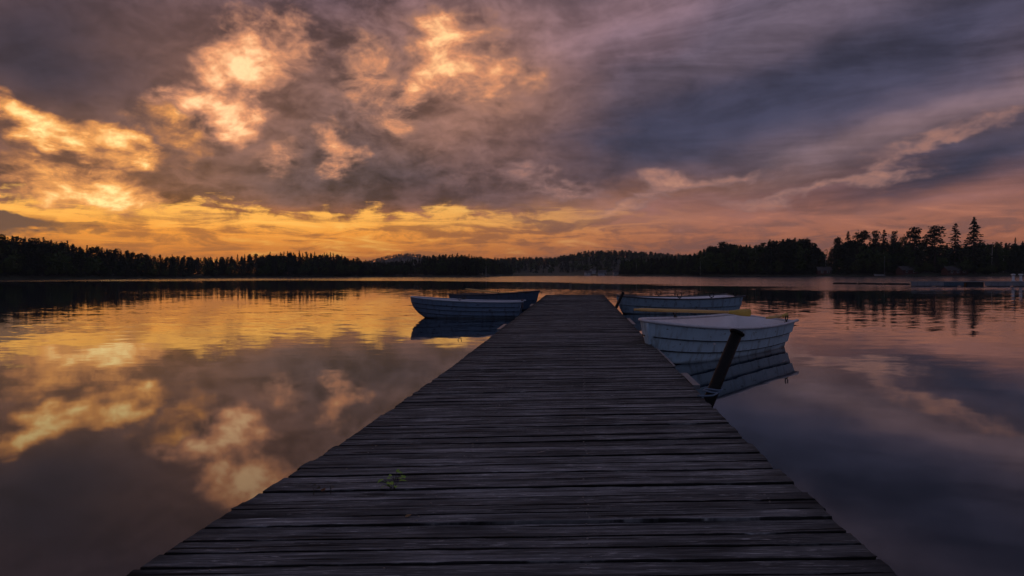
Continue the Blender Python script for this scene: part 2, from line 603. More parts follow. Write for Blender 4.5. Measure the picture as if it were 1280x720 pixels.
def box_bm(bm, lo, hi, bev=0.0):
    v = [bm.verts.new((x, y, z)) for x in (lo[0], hi[0]) for y in (lo[1], hi[1]) for z in (lo[2], hi[2])]
    fs = [(0, 1, 3, 2), (4, 6, 7, 5), (0, 4, 5, 1), (2, 3, 7, 6), (0, 2, 6, 4), (1, 5, 7, 3)]
    faces = [bm.faces.new([v[i] for i in f]) for f in fs]
    if bev:
        es = list({e for f in faces for e in f.edges})
        bmesh.ops.bevel(bm, geom=es, offset=bev, segments=1, affect='EDGES')


def box(name, lo, hi, mat, parent=None, bev=0.0):
    bm = bmesh.new()
    box_bm(bm, lo, hi, bev)
    return bm_obj(name, bm, mat, parent)


def tube_bm(bm, pts, radii, seg=10, cap=True):
    """swept tube with its own radius at every point"""
    pts = [Vector(p) for p in pts]
    rings = []
    for i, p in enumerate(pts):
        d = (pts[min(i + 1, len(pts) - 1)] - pts[max(i - 1, 0)]).normalized()
        up = Vector((0, 0, 1)) if abs(d.z) < 0.9 else Vector((1, 0, 0))
        a = d.cross(up).normalized()
        b = d.cross(a).normalized()
        r = radii[i] if hasattr(radii, '__len__') else radii
        ra, rb = r if hasattr(r, '__len__') else (r, r)
        rings.append([bm.verts.new(p + a * (math.cos(2 * math.pi * k / seg) * ra) + b * (math.sin(2 * math.pi * k / seg) * rb))
                      for k in range(seg)])
    for i in range(len(rings) - 1):
        for k in range(seg):
            bm.faces.new((rings[i][k], rings[i][(k + 1) % seg], rings[i + 1][(k + 1) % seg], rings[i + 1][k]))
    if cap:
        bm.faces.new(rings[0][::-1])
        bm.faces.new(rings[-1])


def tube(name, pts, radii, mat, parent=None, seg=10):
    bm = bmesh.new()
    tube_bm(bm, pts, radii, seg)
    return bm_obj(name, bm, mat, parent, True)


# ------------------------------------------------------------------ lake, bed and shores
S = 4000.0
o = mesh_obj('lake_bed', [(-S, -S, -3), (S, -S, -3), (S, S, -3), (-S, S, -3)], [(0, 1, 2, 3)], M['bed'])
tag(o, kind='structure')
o = mesh_obj('lake_water', [(-S, -S, 0), (S, -S, 0), (S, S, 0), (-S, S, 0)], [(0, 1, 2, 3)], M['water'])
tag(o, kind='structure')


def interp(tab, x):
    return float(np.interp(x, [t[0] for t in tab], [t[1] for t in tab]))


# distance of the far shore along each photo column, and the treetop line
SHORE = [(-700, 190), (-200, 260), (0, 310), (160, 370), (320, 452), (430, 490), (520, 520), (545, 470), (600, 470), (625, 620),
         (700, 640), (760, 630), (785, 520), (860, 430), (960, 384), (1100, 352), (1280, 312), (1500, 270), (2000, 200)]
SKYL = [(-700, 270), (-200, 288), (0, 293), (30, 297), (60, 300), (85, 303), (100, 309), (120, 308), (150, 313), (185, 318), (220, 320),
        (260, 321), (300, 319), (330, 318), (350, 317), (375, 315), (400, 317), (430, 320), (460, 326), (490, 326), (510, 325),
        (540, 319), (570, 317), (600, 320), (615, 325), (640, 330), (760, 330), (785, 322), (830, 321), (860, 318), (880, 311),
        (905, 303), (930, 306), (960, 302), (985, 298), (1000, 297), (1020, 305), (1027, 313), (1040, 308), (1050, 298), (1080, 300),
        (1105, 300), (1125, 300), (1150, 302), (1180, 304), (1217, 304), (1240, 300), (1260, 304), (1280, 303), (1500, 296), (2000, 280)]


def px_point(x, Y):
    d = ray(x, 343.0 - 0.0039 * (x - 640))
    t = Y / d.y
    return Vector((d.x * t, Y, 0.0))


def px_height(x, y, Y):
    return at_depth(x, y, Y).z


def hz(x):
    return 343.0 - 0.0039 * (x - 640)


XS = list(range(-700, 2001, 12))
DS = [-14, -4, 0, 4, 14, 40, 90, 160, 300, 700]


def ground_z(x, off):
    """terrain height off metres behind the shore line"""
    if off <= 0:
        return 0.22 * max(off, -12) / 1.0 * 0.6 - 0.02 if off < 0 else 0.0
    top = interp([(-700, 16), (0, 10), (100, 6), (200, 2.5), (320, 2.0), (500, 2.0), (570, 4.0), (620, 2.5), (760, 3), (900, 3.5), (1280, 4), (2000, 9)], x)
    return 0.45 * min(off / 4.0, 1.0) + top * (1 - math.exp(-off / 55.0)) + 0.4 * math.sin(x * 0.05 + off * 0.07) * min(off / 20, 1)


verts, faces = [], []
for x in XS:
    d0 = interp(SHORE, x) * (1 + 0.006 * math.sin(x * 0.21) + 0.004 * math.sin(x * 0.47))
    for q in DS:
        p = px_point(x, d0 + q)
        verts.append((p.x, p.y, ground_z(x, q)))
n = len(DS)
for i in range(len(XS) - 1):
    for j in range(n - 1):
        a = i * n + j
        faces.append((a, a + n, a + n + 1, a + 1))
o = mesh_obj('shore_terrain', verts, faces, M['soil'], None, True)
tag(o, kind='structure')


# wooded hills behind the bay
def ridge(name, tab, Y0, Y1, mat):
    xs = np.arange(tab[0][0], tab[-1][0] + 1, 6)
    vs_, fs_ = [], []
    steps = [0.0, 0.25, 0.5, 0.75, 1.0, 1.4]
    for x in xs:
        h = max(px_height(x, interp(tab, x), Y1), 0.0)
        for s in steps:
            Y = Y0 + (Y1 - Y0) * s
            p = px_point(x, Y)
            k = math.sin(min(s, 1) * math.pi / 2) ** 1.3 if s <= 1 else 0.7
            vs_.append((p.x, p.y, h * k - 0.5 + 1.2 * math.sin(x * 0.13 + s * 5) * (s > 0)))
    m_ = len(steps)
    for i in range(len(xs) - 1):
        for j in range(m_ - 1):
            a = i * m_ + j
            fs_.append((a, a + m_, a + m_ + 1, a + 1))
    ob = mesh_obj(name, vs_, fs_, mat, None, True)
    tag(ob, kind='structure')
    return steps


RIDGE_A = [(470, 341), (560, 332), (620, 330), (660, 329), (690, 329), (712, 326), (735, 321), (770, 320), (800, 322), (840, 325), (900, 326), (960, 330), (1040, 338)]
ridge('wooded_hill', RIDGE_A, 680, 1150, M['hill'])
RIDGE_B = [(380, 340), (440, 333), (470, 327), (490, 322), (510, 320), (530, 322), (560, 327), (640, 331), (720, 336), (800, 341)]
ridge('distant_hill', RIDGE_B, 1700, 2500, M['hill'])


# ------------------------------------------------------------------ tree shapes (unit height 1 m, scaled on placing)
def crown_tris(centres, dirs, size, rg):
    """one ragged leaf clump (a bent triangle pair) per centre"""
    c_ = np.asarray(centres)
    n_ = len(c_)
    a = rg.normal(size=(n_, 3))
    a /= np.linalg.norm(a, axis=1, keepdims=True)
    if dirs is not None:
        a = a * 0.45 + dirs
        a /= np.linalg.norm(a, axis=1, keepdims=True)
    b = np.cross(a, rg.normal(size=(n_, 3)))
    b /= np.linalg.norm(b, axis=1, keepdims=True)
    s = (size * rg.uniform(0.6, 1.35, n_))[:, None]
    v0 = c_ - a * s * 0.5
    v1 = c_ + b * s * 0.33
    v2 = c_ + a * s * 0.62
    v3 = c_ - b * s * 0.33 + a * s * 0.1
    V = np.stack([v0, v1, v2, v3], 1).reshape(-1, 3)
    F = np.arange(n_ * 4).reshape(-1, 4)
    return V, F


def spruce_crown(rg, whorls=24, width=0.16, n_per=46, base=0.08):
    C, D = [], []
    for w in range(whorls):
        t = w / (whorls - 1)
        z = base + (0.985 - base) * t
        rad = width * (1 - t) ** 0.82 * rg.uniform(0.72, 1.15) + 0.006
        nb = max(4, int(10 * (1 - t) + 4))
        for k in range(nb):
            ang = rg.uniform(0, 2 * math.pi)
            L = rad * rg.uniform(0.6, 1.15)
            m_ = max(2, int(n_per / nb * (0.5 + rad / width)))
            for q in range(m_):
                f = (q + rg.uniform(0.2, 1)) / m_
                C.append((math.cos(ang) * L * f + rg.normal() * 0.005, math.sin(ang) * L * f + rg.normal() * 0.005,
                          z - 0.32 * L * f + rg.normal() * 0.006))
                D.append((math.cos(ang), math.sin(ang), -0.45))
    return crown_tris(C, np.array(D), np.full(len(C), 0.030), rg)


def pine_crown(rg, clumps=16, start=0.5, width=0.15, n_per=40):
    C = []
    for k in range(clumps):
        t = rg.uniform(0, 1)
        z = start + (0.95 - start) * t
        r = width * (1.0 - 0.78 * t ** 1.5) * rg.uniform(0.2, 1.0)
        ang = rg.uniform(0, 2 * math.pi)
        cr = rg.uniform(0.04, 0.075)
        p = rg.normal(size=(n_per, 3))
        p /= np.linalg.norm(p, axis=1, keepdims=True)
        p *= (rg.uniform(0.35, 1, n_per) ** 0.5)[:, None] * np.array([cr * 1.1, cr * 1.1, cr * 0.85])
        C.append(p + np.array([math.cos(ang) * r, math.sin(ang) * r, z]))
    C.append(rg.normal(size=(30, 3)) * np.array([0.025, 0.025, 0.02]) + np.array([0, 0, 0.95]))
    C = np.concatenate(C)
    return crown_tris(C, None, np.full(len(C), 0.030), rg)


def broad_crown(rg, clumps=22, start=0.25, width=0.3, n_per=48):
    C = []
    for k in range(clumps):
        u = rg.normal(size=3)
        u /= np.linalg.norm(u)
        mid = (start + 0.95) / 2
        hh = (0.95 - start) / 2
        s = rg.uniform(0.45, 0.9)
        cen = np.array([u[0] * width * s, u[1] * width * s, mid + u[2] * hh * s])
        cr = rg.uniform(0.05, 0.10)
        p = rg.normal(size=(n_per, 3))
        p /= np.linalg.norm(p, axis=1, keepdims=True)
        p *= (rg.uniform(0.3, 1, n_per) ** 0.5)[:, None] * cr
        C.append(p + cen)
    C = np.concatenate(C)
    return crown_tris(C, None, np.full(len(C), 0.036), rg)


def trunk_geo(r0, top, limbs, rg):
    bm = bmesh.new()
    tube_bm(bm, [(0, 0, -0.03), (rg.normal() * .004, rg.normal() * .004, top * 0.5), (rg.normal() * .006, rg.normal() * .006, top)],
            [r0, r0 * 0.7, r0 * 0.18], 6)
    for k in range(limbs):
        z = rg.uniform(0.35, 0.85) * top
        a = rg.uniform(0, 2 * math.pi)
        L = rg.uniform(0.05, 0.12)
        tube_bm(bm, [(0, 0, z), (math.cos(a) * L, math.sin(a) * L, z + L * 0.5)], [r0 * 0.32, r0 * 0.1], 4)
    me = bpy.data.meshes.new('trunk')
    bm.to_mesh(me)
    bm.free()
    return me


def np_mesh(name, V, F, mat):
    me = bpy.data.meshes.new(name)
    V = np.ascontiguousarray(V, dtype=np.float32)
    F = np.ascontiguousarray(F, dtype=np.int32)
    me.vertices.add(len(V))
    me.vertices.foreach_set('co', V.ravel())
    me.loops.add(F.size)
    me.loops.foreach_set('vertex_index', F.ravel())
    me.polygons.add(len(F))
    me.polygons.foreach_set('loop_start', np.arange(0, F.size, F.shape[1], dtype=np.int32))
    me.polygons.foreach_set('loop_total', np.full(len(F), F.shape[1], dtype=np.int32))
    me.update(calc_edges=True)
    me.materials.append(mat)
    return me


TREES = {'spruce': [], 'pine': [], 'birch': [], 'bigspruce': [], 'mixed': []}
for k in range(6):
    V, F = spruce_crown(rng, 26, rng.uniform(0.17, 0.24), 56, rng.uniform(0.04, 0.12))
    tm = trunk_geo(0.011, 0.90, 0, rng); tm.materials.append(M['bark'])
    TREES['spruce'].append((np_mesh('crown', V, F, M['spruce']), tm, V, F))
for k in range(6):
    V, F = pine_crown(rng, rng.integers(26, 36), rng.uniform(0.30, 0.5), rng.uniform(0.13, 0.19))
    tm = trunk_geo(0.013, 0.93, 6, rng); tm.materials.append(M['bark'])
    TREES['pine'].append((np_mesh('crown', V, F, M['pine']), tm, V, F))
for k in range(4):
    V, F = broad_crown(rng, 24, 0.2, rng.uniform(0.2, 0.32))
    tm = trunk_geo(0.014, 0.8, 5, rng); tm.materials.append(M['birch'])
    TREES['birch'].append((np_mesh('crown', V, F, M['leaf']), tm, V, F))
V, F = spruce_crown(rng, 32, 0.30, 80, 0.06)
tm = trunk_geo(0.012, 0.92, 0, rng); tm.materials.append(M['bark'])
TREES['bigspruce'].append((np_mesh('crown', V, F, M['spruce']), tm, V, F))


def place_tree(kind, x, ytop, off, label, group, name=None, wide=1.0, var=None):
    Y = interp(SHORE, x) + off
    p = px_point(x, Y)
    z0 = ground_z(x, off) - 0.1
    H = max(px_height(x, ytop, Y) - z0, 3.0)
    cr, tr, _, _ = TREES[kind][random.randrange(len(TREES[kind])) if var is None else var]
    nm = name or {'spruce': 'spruce_tree', 'bigspruce': 'spruce_tree', 'pine': 'pine_tree', 'birch': 'birch_tree'}[kind]
    e = empty(nm, (p.x, p.y, z0), random.uniform(0, 6.28), label, 'tree', group)
    e.scale = (H * wide, H * wide, H)
    for me, nn in ((tr, 'trunk'), (cr, 'crown')):
        ch = bpy.data.objects.new(nn, me)
        link(ch)
        ch.parent = e
    return e


def forest_mass(name, spots, label):
    """a wood seen as one mass: each entry is (x, y, z, height, kind)"""
    Vs, Fs, Ms = [], [], []
    base = 0
    order = ['spruce', 'pine', 'birch']
    for (x, y, z, H, kind, wide, thin) in spots:
        _, _, V, F = random.choice(TREES[kind])
        if thin < 1.0:
            keep = rng.random(len(F)) < thin
            F0 = F[keep]
            V0 = V[F0.ravel()]
            F0 = np.arange(len(V0)).reshape(-1, 4)
            c_ = V0.reshape(-1, 4, 3).mean(1, keepdims=True)
            V0 = (c_ + (V0.reshape(-1, 4, 3) - c_) * (0.95 / thin ** 0.5)).reshape(-1, 3)
        else:
            V0, F0 = V, F
        a = random.uniform(0, 6.28)
        ca, sa = math.cos(a), math.sin(a)
        P_ = np.empty_like(V0)
        P_[:, 0] = (V0[:, 0] * ca - V0[:, 1] * sa) * H * wide + x
        P_[:, 1] = (V0[:, 0] * sa + V0[:, 1] * ca) * H * wide + y
        P_[:, 2] = V0[:, 2] * H + z
        Vs.append(P_)
        Fs.append(F0 + base)
        Ms.append(np.full(len(F0), order.index(kind), dtype=np.int32))
        base += len(P_)
    me = np_mesh(name, np.concatenate(Vs), np.concatenate(Fs), M['spruce'])
    me.materials.append(M['pine'])
    me.materials.append(M['leaf'])
    me.polygons.foreach_set('material_index', np.concatenate(Ms))
    ob = bpy.data.objects.new(name, me)
    link(ob)
    return tag(ob, label, 'forest', kind='stuff')


# the wood along the shore behind the single trees of the skyline
def shore_spots(x0, x1, n_, kinds, depth=60, lo=0.5, hi=0.95, thin=0.38):
    out = []
    for i in range(n_):
        x = random.uniform(x0, x1)
        off = 4 + depth * random.random() ** 1.4
        Y = interp(SHORE, x) + off
        p = px_point(x, Y)
        z0 = ground_z(x, off) - 0.1
        ytop = interp(SKYL, x)
        full = px_height(x, ytop, Y) - z0
        H = max(full * random.uniform(lo, hi) if off < 25 else full * random.uniform(0.80, 1.0), 2.5)
        k = random.choice(kinds)
        out.append((p.x, p.y, z0, H, k, random.uniform(1.1, 1.6) * (0.9 if k == 'birch' else 1.0), thin))
    return out


K1 = ['spruce', 'spruce', 'spruce', 'pine', 'birch']
forest_mass('forest', shore_spots(-300, 330, 620, K1) + shore_spots(-700, -300, 200, K1) + shore_spots(-300, 330, 260, ['birch', 'spruce'], 10, .25, .5),
            'dark mixed wood on the left shore')
forest_mass('forest', shore_spots(325, 640, 460, K1) + shore_spots(325, 640, 150, ['birch', 'spruce'], 8, .3, .6),
            'dark conifer wood along the middle of the far shore')
forest_mass('forest', shore_spots(775, 1030, 430, K1) + shore_spots(775, 1030, 130, ['birch', 'spruce'], 8, .25, .5),
            'dark mixed wood between the bay and the right shore')
forest_mass('forest', shore_spots(1036, 1300, 300, K1, 60, .4, .9) + shore_spots(1300, 2000, 300, K1, 60, .5, .95) + shore_spots(1036, 1300, 110, ['birch'], 10, .2, .45),
            'dark mixed wood under the tall trees of the right shore')


def ridge_spots(tab, Y0, Y1, n_, x0, x1, h0, h1, thin):
    out = []
    for i in range(n_):
        x = random.uniform(x0, x1)
        s = random.random() ** 0.6
        Y = Y0 + (Y1 - Y0) * s
        h = max(px_height(x, interp(tab, x), Y1), 0.0)
        p = px_point(x, Y)
        z = h * math.sin(s * math.pi / 2) ** 1.3 - 1.5
        out.append((p.x, p.y, z, random.uniform(h0, h1), random.choice(['spruce', 'spruce', 'pine', 'birch']), random.uniform(1.2, 1.8), thin))
    return out


forest_mass('forest', ridge_spots(RIDGE_A, 690, 1150, 1500, 560, 960, 7, 12, 0.10), 'wood covering the hill behind the bay')
forest_mass('forest', ridge_spots(RIDGE_B, 1700, 2500, 700, 430, 640, 8, 13, 0.05), 'bluish wood covering the small distant hill')

# single trees one can pick out on the skyline
G_R = 'tall trees of the right shore'
for x, y, kind, off, lab, wide in [
        (1217, 271.5, 'bigspruce', 8, 'tallest conical spruce on the right shore', 1.15),
        (1194, 279.5, 'spruce', 8, 'narrow spruce just left of the tallest spruce', 1.5),
        (1168, 281, 'pine', 16, 'broad round-topped pine two trees left of the tallest spruce', 1.7),
        (1143, 282.5, 'pine', 12, 'dense dark pine left of the broad round-topped pine', 1.5),
        (1117, 288, 'pine', 20, 'slender pine above the pale flagpole', 1.0),
        (1105, 287, 'spruce', 18, 'thin spruce right behind the pale flagpole', 1.4),
        (1094, 287, 'pine', 15, 'dark pointed pine left of the pale flagpole', 1.0),
        (1080, 287, 'pine', 17, 'wide pine in the middle of the right group, sky gaps below', 1.15),
        (1071, 289, 'pine', 13, 'wide-topped pine beside the sky gap in the right group', 1.1),
        (1060, 289, 'spruce', 12, 'dark spruce second from the left end of the right group', 1.3),
        (1047, 296, 'pine', 10, 'leaning pine at the left end of the right group', 1.2),
        (1130, 292, 'birch', 24, 'thin-leaved birch between two dark pines on the right shore', 0.7),
        (1155, 292, 'birch', 26, 'small birch filling the gap between the two largest pines', 0.7),
        (1240, 294, 'birch', 10, 'bright green rounded birch right of the tallest spruce', 1.1),
        (1254, 301, 'birch', 14, 'smaller green birch beside the bright rounded one', 0.9),
        (1269, 297, 'spruce', 26, 'thin pointed spruce near the right end of the shore', 0.8),
        (1278, 301, 'spruce', 22, 'last dark spruce at the right end of the shore', 0.9),
        (1032, 310, 'birch', 12, 'low bush-like tree in the gap left of the right group', 0.8)]:
    place_tree(kind, x, y, off, lab, G_R, wide=wide)


ORD = ('first second third fourth fifth sixth seventh eighth ninth tenth eleventh twelfth thirteenth fourteenth fifteenth sixteenth seventeenth '
       'eighteenth nineteenth twentieth').split()
ORD += ['twenty-' + q for q in ORD[:9]] + ['thirtieth'] + ['thirty-' + q for q in ORD[:9]]


def skyline_row(x0, x1, step, kinds, label, group, jitter, off=(6, 30), wide=(0.8, 1.2)):
    x = x0
    count = 0
    while x < x1:
        k = random.choice(kinds)
        y = interp(SKYL, x) + random.uniform(-jitter, jitter * 0.6)
        nm = {'spruce': 'spruce', 'pine': 'pine', 'birch': 'birch'}[k]
        place_tree(k, x, y, random.uniform(*off), label.replace('KIND', nm) + ', ' + ORD[count] + ' from the left', group, wide=random.uniform(*wide))
        count += 1
        x += step * random.uniform(0.6, 1.4)


skyline_row(-20, 100, 6.5, ['spruce', 'spruce', 'spruce', 'pine'], 'dark KIND on the high end of the left shore', 'trees on the high left shore', 3.0, wide=(0.9, 1.5))
skyline_row(101, 166, 6.5, ['pine', 'pine', 'pine', 'spruce'], 'loose-crowned KIND where the left shore slopes down', 'trees on the left slope', 3.5, wide=(1.0, 1.5))
skyline_row(166, 330, 6.5, ['pine', 'pine', 'spruce'], 'small KIND on the even part of the left shore', 'trees on the even left shore', 2.2)
skyline_row(330, 450, 5.5, ['spruce', 'spruce', 'spruce', 'pine'], 'slim KIND in the jagged row left of the boats', 'trees in the jagged row', 3.2)
skyline_row(450, 535, 6.5, ['spruce', 'spruce', 'pine'], 'low KIND below the distant bluish hill', 'trees below the distant hill', 1.8)
skyline_row(535, 622, 6.0, ['spruce', 'pine', 'birch'], 'dark KIND on the rounded point above the left boats', 'trees on the rounded point', 1.2, wide=(1.1, 1.5))
skyline_row(780, 880, 6.5, ['spruce', 'spruce', 'pine', 'birch'], 'dark KIND at the edge of the bay with the houses', 'trees at the edge of the bay', 1.5, wide=(1.0, 1.5))
skyline_row(880, 962, 6.5, ['pine', 'birch', 'pine', 'spruce'], 'dense KIND on the dark shore above the right boats', 'trees above the right boats', 2.0, wide=(1.2, 1.6))
skyline_row(962, 1026, 6.5, ['pine', 'pine', 'spruce'], 'tall KIND just left of the notch in the right skyline', 'trees left of the notch', 2.5, wide=(1.2, 1.6))


# ------------------------------------------------------------------ houses and shore things
def house(x, off, w, d, h, rz, wall, label, windows=2):
    Y = interp(SHORE, x) + off
    p = px_point(x, Y)
    z0 = ground_z(x, off) - 0.15
    e = empty('house', (p.x, p.y, z0), rz, label, 'house')
    box('wall', (-w / 2, -d / 2, -0.3), (w / 2, d / 2, h), wall, e)
    rh = d * 0.38
    ov = 0.35
    th = 0.16
    for sgn in (-1, 1):
        v = [(-w / 2 - ov, sgn * (d / 2 + ov), h - 0.12), (w / 2 + ov, sgn * (d / 2 + ov), h - 0.12), (w / 2 + ov, 0, h + rh), (-w / 2 - ov, 0, h + rh)]
        v += [(a, b_, c_ + th) for a, b_, c_ in v]
        mesh_obj('roof_slope', v, [(0, 1, 2, 3), (7, 6, 5, 4), (0, 4, 5, 1), (1, 5, 6, 2), (2, 6, 7, 3), (3, 7, 4, 0)], M['roof'], e)
    mesh_obj('gable', [(-w / 2, -d / 2, h), (-w / 2, d / 2, h), (-w / 2, 0, h + rh * 0.95), (w / 2, -d / 2, h), (w / 2, d / 2, h), (w / 2, 0, h + rh * 0.95)],
             [(0, 1, 2), (3, 5, 4)], wall, e)
    box('chimney', (w * 0.15, 0.2, h + rh * 0.5), (w * 0.15 + 0.5, 0.7, h + rh + 0.7), M['roof'], e)
    for k in range(windows):
        cx = (k - (windows - 1) / 2) * w / (windows + 0.3)
        wn = box('window', (cx - 0.5, -d / 2 - 0.03, h * 0.38), (cx + 0.5, -d / 2 + 0.02, h * 0.38 + 1.1), M['bollard'], e)
        box('pane', (cx - 0.42, -d / 2 - 0.05, h * 0.38 + 0.08), (cx + 0.42, -d / 2 - 0.033, h * 0.38 + 1.02), M['glass'], wn)
    dr = box('door', (w * 0.36, -d / 2 - 0.04, 0), (w * 0.36 + 0.85, -d / 2 + 0.02, 1.95), M['roof'], e)
    return e


house(735, 2.5, 6, 4, 2.6, 0.3, M['white_wall'], 'leftmost of the small white houses across the bay')
house(753, 2.0, 7, 5, 2.8, -0.2, M['white_wall'], 'middle white house by the water across the bay', 3)
house(771, 3.0, 6, 4, 2.5, 0.1, M['white_wall'], 'rightmost of the small white houses across the bay')
house(741, 26, 5, 4, 3.2, 0.5, M['white_wall'], 'white house higher up the slope across the bay', 1)
house(1274, 14, 3.4, 3, 1.9, -0.4, M['white_wall'], 'white cottage among dark trees at the right end of the shore')
house(1134, 5, 9, 5, 2.2, 0.1, M['red_wall'], 'low dark red boathouse under the right group of pines')
house(1030, 5, 7, 5, 2.2, -0.2, M['red_wall'], 'small dark red hut in the notch of the right shore', 2)
house(1193, 4, 10, 5, 2.0, 0.05, M['red_wall'], 'long dark red shed below the tallest spruce', 3)

p = px_point(1105.5, interp(SHORE, 1105.5) + 1.5)
fp = empty('flagpole', (p.x, p.y, 0.1), 0, 'thin pale flagpole in front of the right group of pines', 'flagpole')
tube('pole', [(0, 0, 0), (0, 0, 5), (0, 0, 9.5)], [0.08, 0.065, 0.04], M['pontoon'], fp, 8)
bm = bmesh.new(); bmesh.ops.create_icosphere(bm, subdivisions=2, radius=0.13, matrix=Matrix.Translation((0, 0, 9.6)))
bm_obj('finial', bm, M['bollard'], fp, True)
bm = bmesh.new(); box_bm(bm, (-.35, -.35, -.35), (.35, .35, .25), .04)
bm_obj('footing', bm, M['pontoon'], fp)


# ------------------------------------------------------------------ the jetty
DECK = 0.35
LEFT = [(-1.2, -1.76), (2.535, -1.415), (4.82, -1.08), (7.97, -0.741), (37.5, 1.88)]
RIGHT = [(-1.2, 1.14), (2.5, 1.40), (4.78, 1.56), (6.3, 1.72), (10.79, 2.18), (36.0, 4.80), (37.5, 4.95)]
jetty = empty('jetty', (0, 0, 0), 0, 'long grey plank jetty running out into the lake', 'jetty')
nail_bm = bmesh.new()
Y = -1.0
i = 0
plank_spans = []
while Y < 36.7:
    rp = random.Random(1000 + i)
    w = rp.choice([0.115, 0.125, 0.14, 0.15, 0.10]) * rp.uniform(0.95, 1.05)
    if Y > 9:
        w *= 1.08
    gap = rp.uniform(0.006, 0.013) if rp.random() > 0.2 else rp.uniform(0.016, 0.024)
    skew = min(max(0.07 + 0.05 * (Y - 2.5), 0.07), 0.20)
    Yl, Yr = Y - skew * 0.5 + w / 2, Y + skew * 0.5 + w / 2
    seg_j = 0.007 if Y < 12 else 0.012
    if rp.random() < 0.06: seg_j = 0.03
    xl = interp(LEFT, Yl) + rp.uniform(-seg_j, seg_j)
    xr = interp(RIGHT, Yr) + rp.uniform(-seg_j, seg_j)
    if 5.9 < Y < 6.6:
        xr = min(xr, interp(RIGHT, Yr))
    L = math.hypot(xr - xl, Yr - Yl)
    ang = math.atan2(Yr - Yl, xr - xl) + rp.uniform(-0.0015, 0.0015)
    ns = 26 if Y < 5 else (14 if Y < 10 else 5)
    dzp_ = rp.uniform(-0.004, 0.004)
    tilt = rp.uniform(-0.012, 0.012)
    th = 0.038
    vv, ff = [], []
    ph1, ph2, ph3 = rp.uniform(0, 6), rp.uniform(0, 6), rp.uniform(0, 6)
    cup = rp.uniform(-0.002, 0.002)
    for s in range(ns + 1):
        t = s / ns
        x = (t - 0.5) * L
        e1 = (rp.uniform(-1, 1) * 0.0016 + 0.0015 * math.sin(x * 3 + ph1)) if 0 < s < ns else rp.uniform(-.004, .001)
        e2 = (rp.uniform(-1, 1) * 0.0016 + 0.0015 * math.sin(x * 2.6 + ph2)) if 0 < s < ns else rp.uniform(-.001, .004)
        zz = 0.002 * math.sin(x * 1.7 + ph3) + (rp.uniform(-1, 1) * 0.0008)
        a, b_ = -w / 2 + e1, w / 2 + e2
        if s in (0, ns):
            x += rp.uniform(-0.004, 0.004)
        prof = [(a, -th), (a, zz - 0.003), (a + 0.003, zz + tilt * a), (0, zz + cup), (b_ - 0.003, zz + tilt * b_), (b_, zz - 0.003), (b_, -th)]
        for k_, (py, pz) in enumerate(prof):
            vv.append((x + (rp.uniform(-.006, .006) if s in (0, ns) else 0), py, pz))
    m_ = 7
    for s, sl in ((0, (interp(LEFT, Yl + .3) - interp(LEFT, Yl - .3)) / .6), (ns, (interp(RIGHT, Yr + .3) - interp(RIGHT, Yr - .3)) / .6)):
        for k_ in range(m_):
            q = vv[s * m_ + k_]
            vv[s * m_ + k_] = (q[0] + q[1] * (sl + ang), q[1], q[2])
    for s in range(ns):
        for k_ in range(m_):
            a0 = s * m_ + k_
            a1 = s * m_ + (k_ + 1) % m_
            ff.append((a0, a0 + m_, a1 + m_, a1))
    ff.append(tuple(range(m_)))
    ff.append(tuple(reversed(range(ns * m_, ns * m_ + m_))))
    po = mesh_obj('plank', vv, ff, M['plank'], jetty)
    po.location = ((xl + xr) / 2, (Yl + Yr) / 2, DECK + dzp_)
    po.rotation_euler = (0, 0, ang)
    # nails over the three stringers
    if Y < 18:
        for fx in (-0.40, -0.17, 0.10, 0.42):
            for sy in (-0.28, 0.28):
                if rp.random() < (0.85 if fx == 0.10 else 0.45 if fx == -0.17 else 0.2):
                    q = Matrix.Rotation(ang, 3, 'Z') @ Vector((fx * L + rp.uniform(-.012, .012), sy * w + rp.uniform(-.006, .006), 0))
                    bmesh.ops.create_cone(nail_bm, cap_ends=True, segments=6, radius1=0.0052, radius2=0.0042, depth=0.004,
                                          matrix=Matrix.Translation((po.location.x + q.x, po.location.y + q.y, DECK + dzp_ + 0.0028)))
    i += 1
    Y += w + gap
tag(bm_obj('nail_heads', nail_bm, M['nail'], jetty), kind='stuff')


def lerp_edge(f, Yv):
    return interp(LEFT, Yv) * (1 - f) + interp(RIGHT, Yv) * f


for f in (0.10, 0.63, 0.90):
    bm = bmesh.new()
    ys = [-1.0, 2.5, 4.8, 6.3, 8, 10.8, 20, 30, 36.6]
    rings = []
    for yv in ys:
        x = lerp_edge(f, yv)
        rings.append([bm.verts.new((x + sx, yv, zq)) for sx, zq in ((-.05, DECK - .20), (.05, DECK - .20), (.05, DECK - .047), (-.05, DECK - .047))])
    for k in range(len(rings) - 1):
        for j in range(4):
            bm.faces.new((rings[k][j], rings[k][(j + 1) % 4], rings[k + 1][(j + 1) % 4], rings[k + 1][j]))
    bm.faces.new(rings[0][::-1]); bm.faces.new(rings[-1])
    bm_obj('stringer', bm, M['beam'], jetty)
for yv in np.arange(0.5, 36.5, 3.6):
    xa, xb = lerp_edge(0.08, yv), lerp_edge(0.92, yv)
    box('cross_beam', (xa, yv - .06, DECK - .34), (xb, yv + .06, DECK - .203), M['beam'], jetty, 0.005)
    for x in (xa + 0.08, xb - 0.08):
        tube('pile', [(x, yv + .14, -3.2), (x, yv + .14, -1.0), (x, yv + .14, DECK - .21)], [.085, .08, .078], M['pile'], jetty, 10)


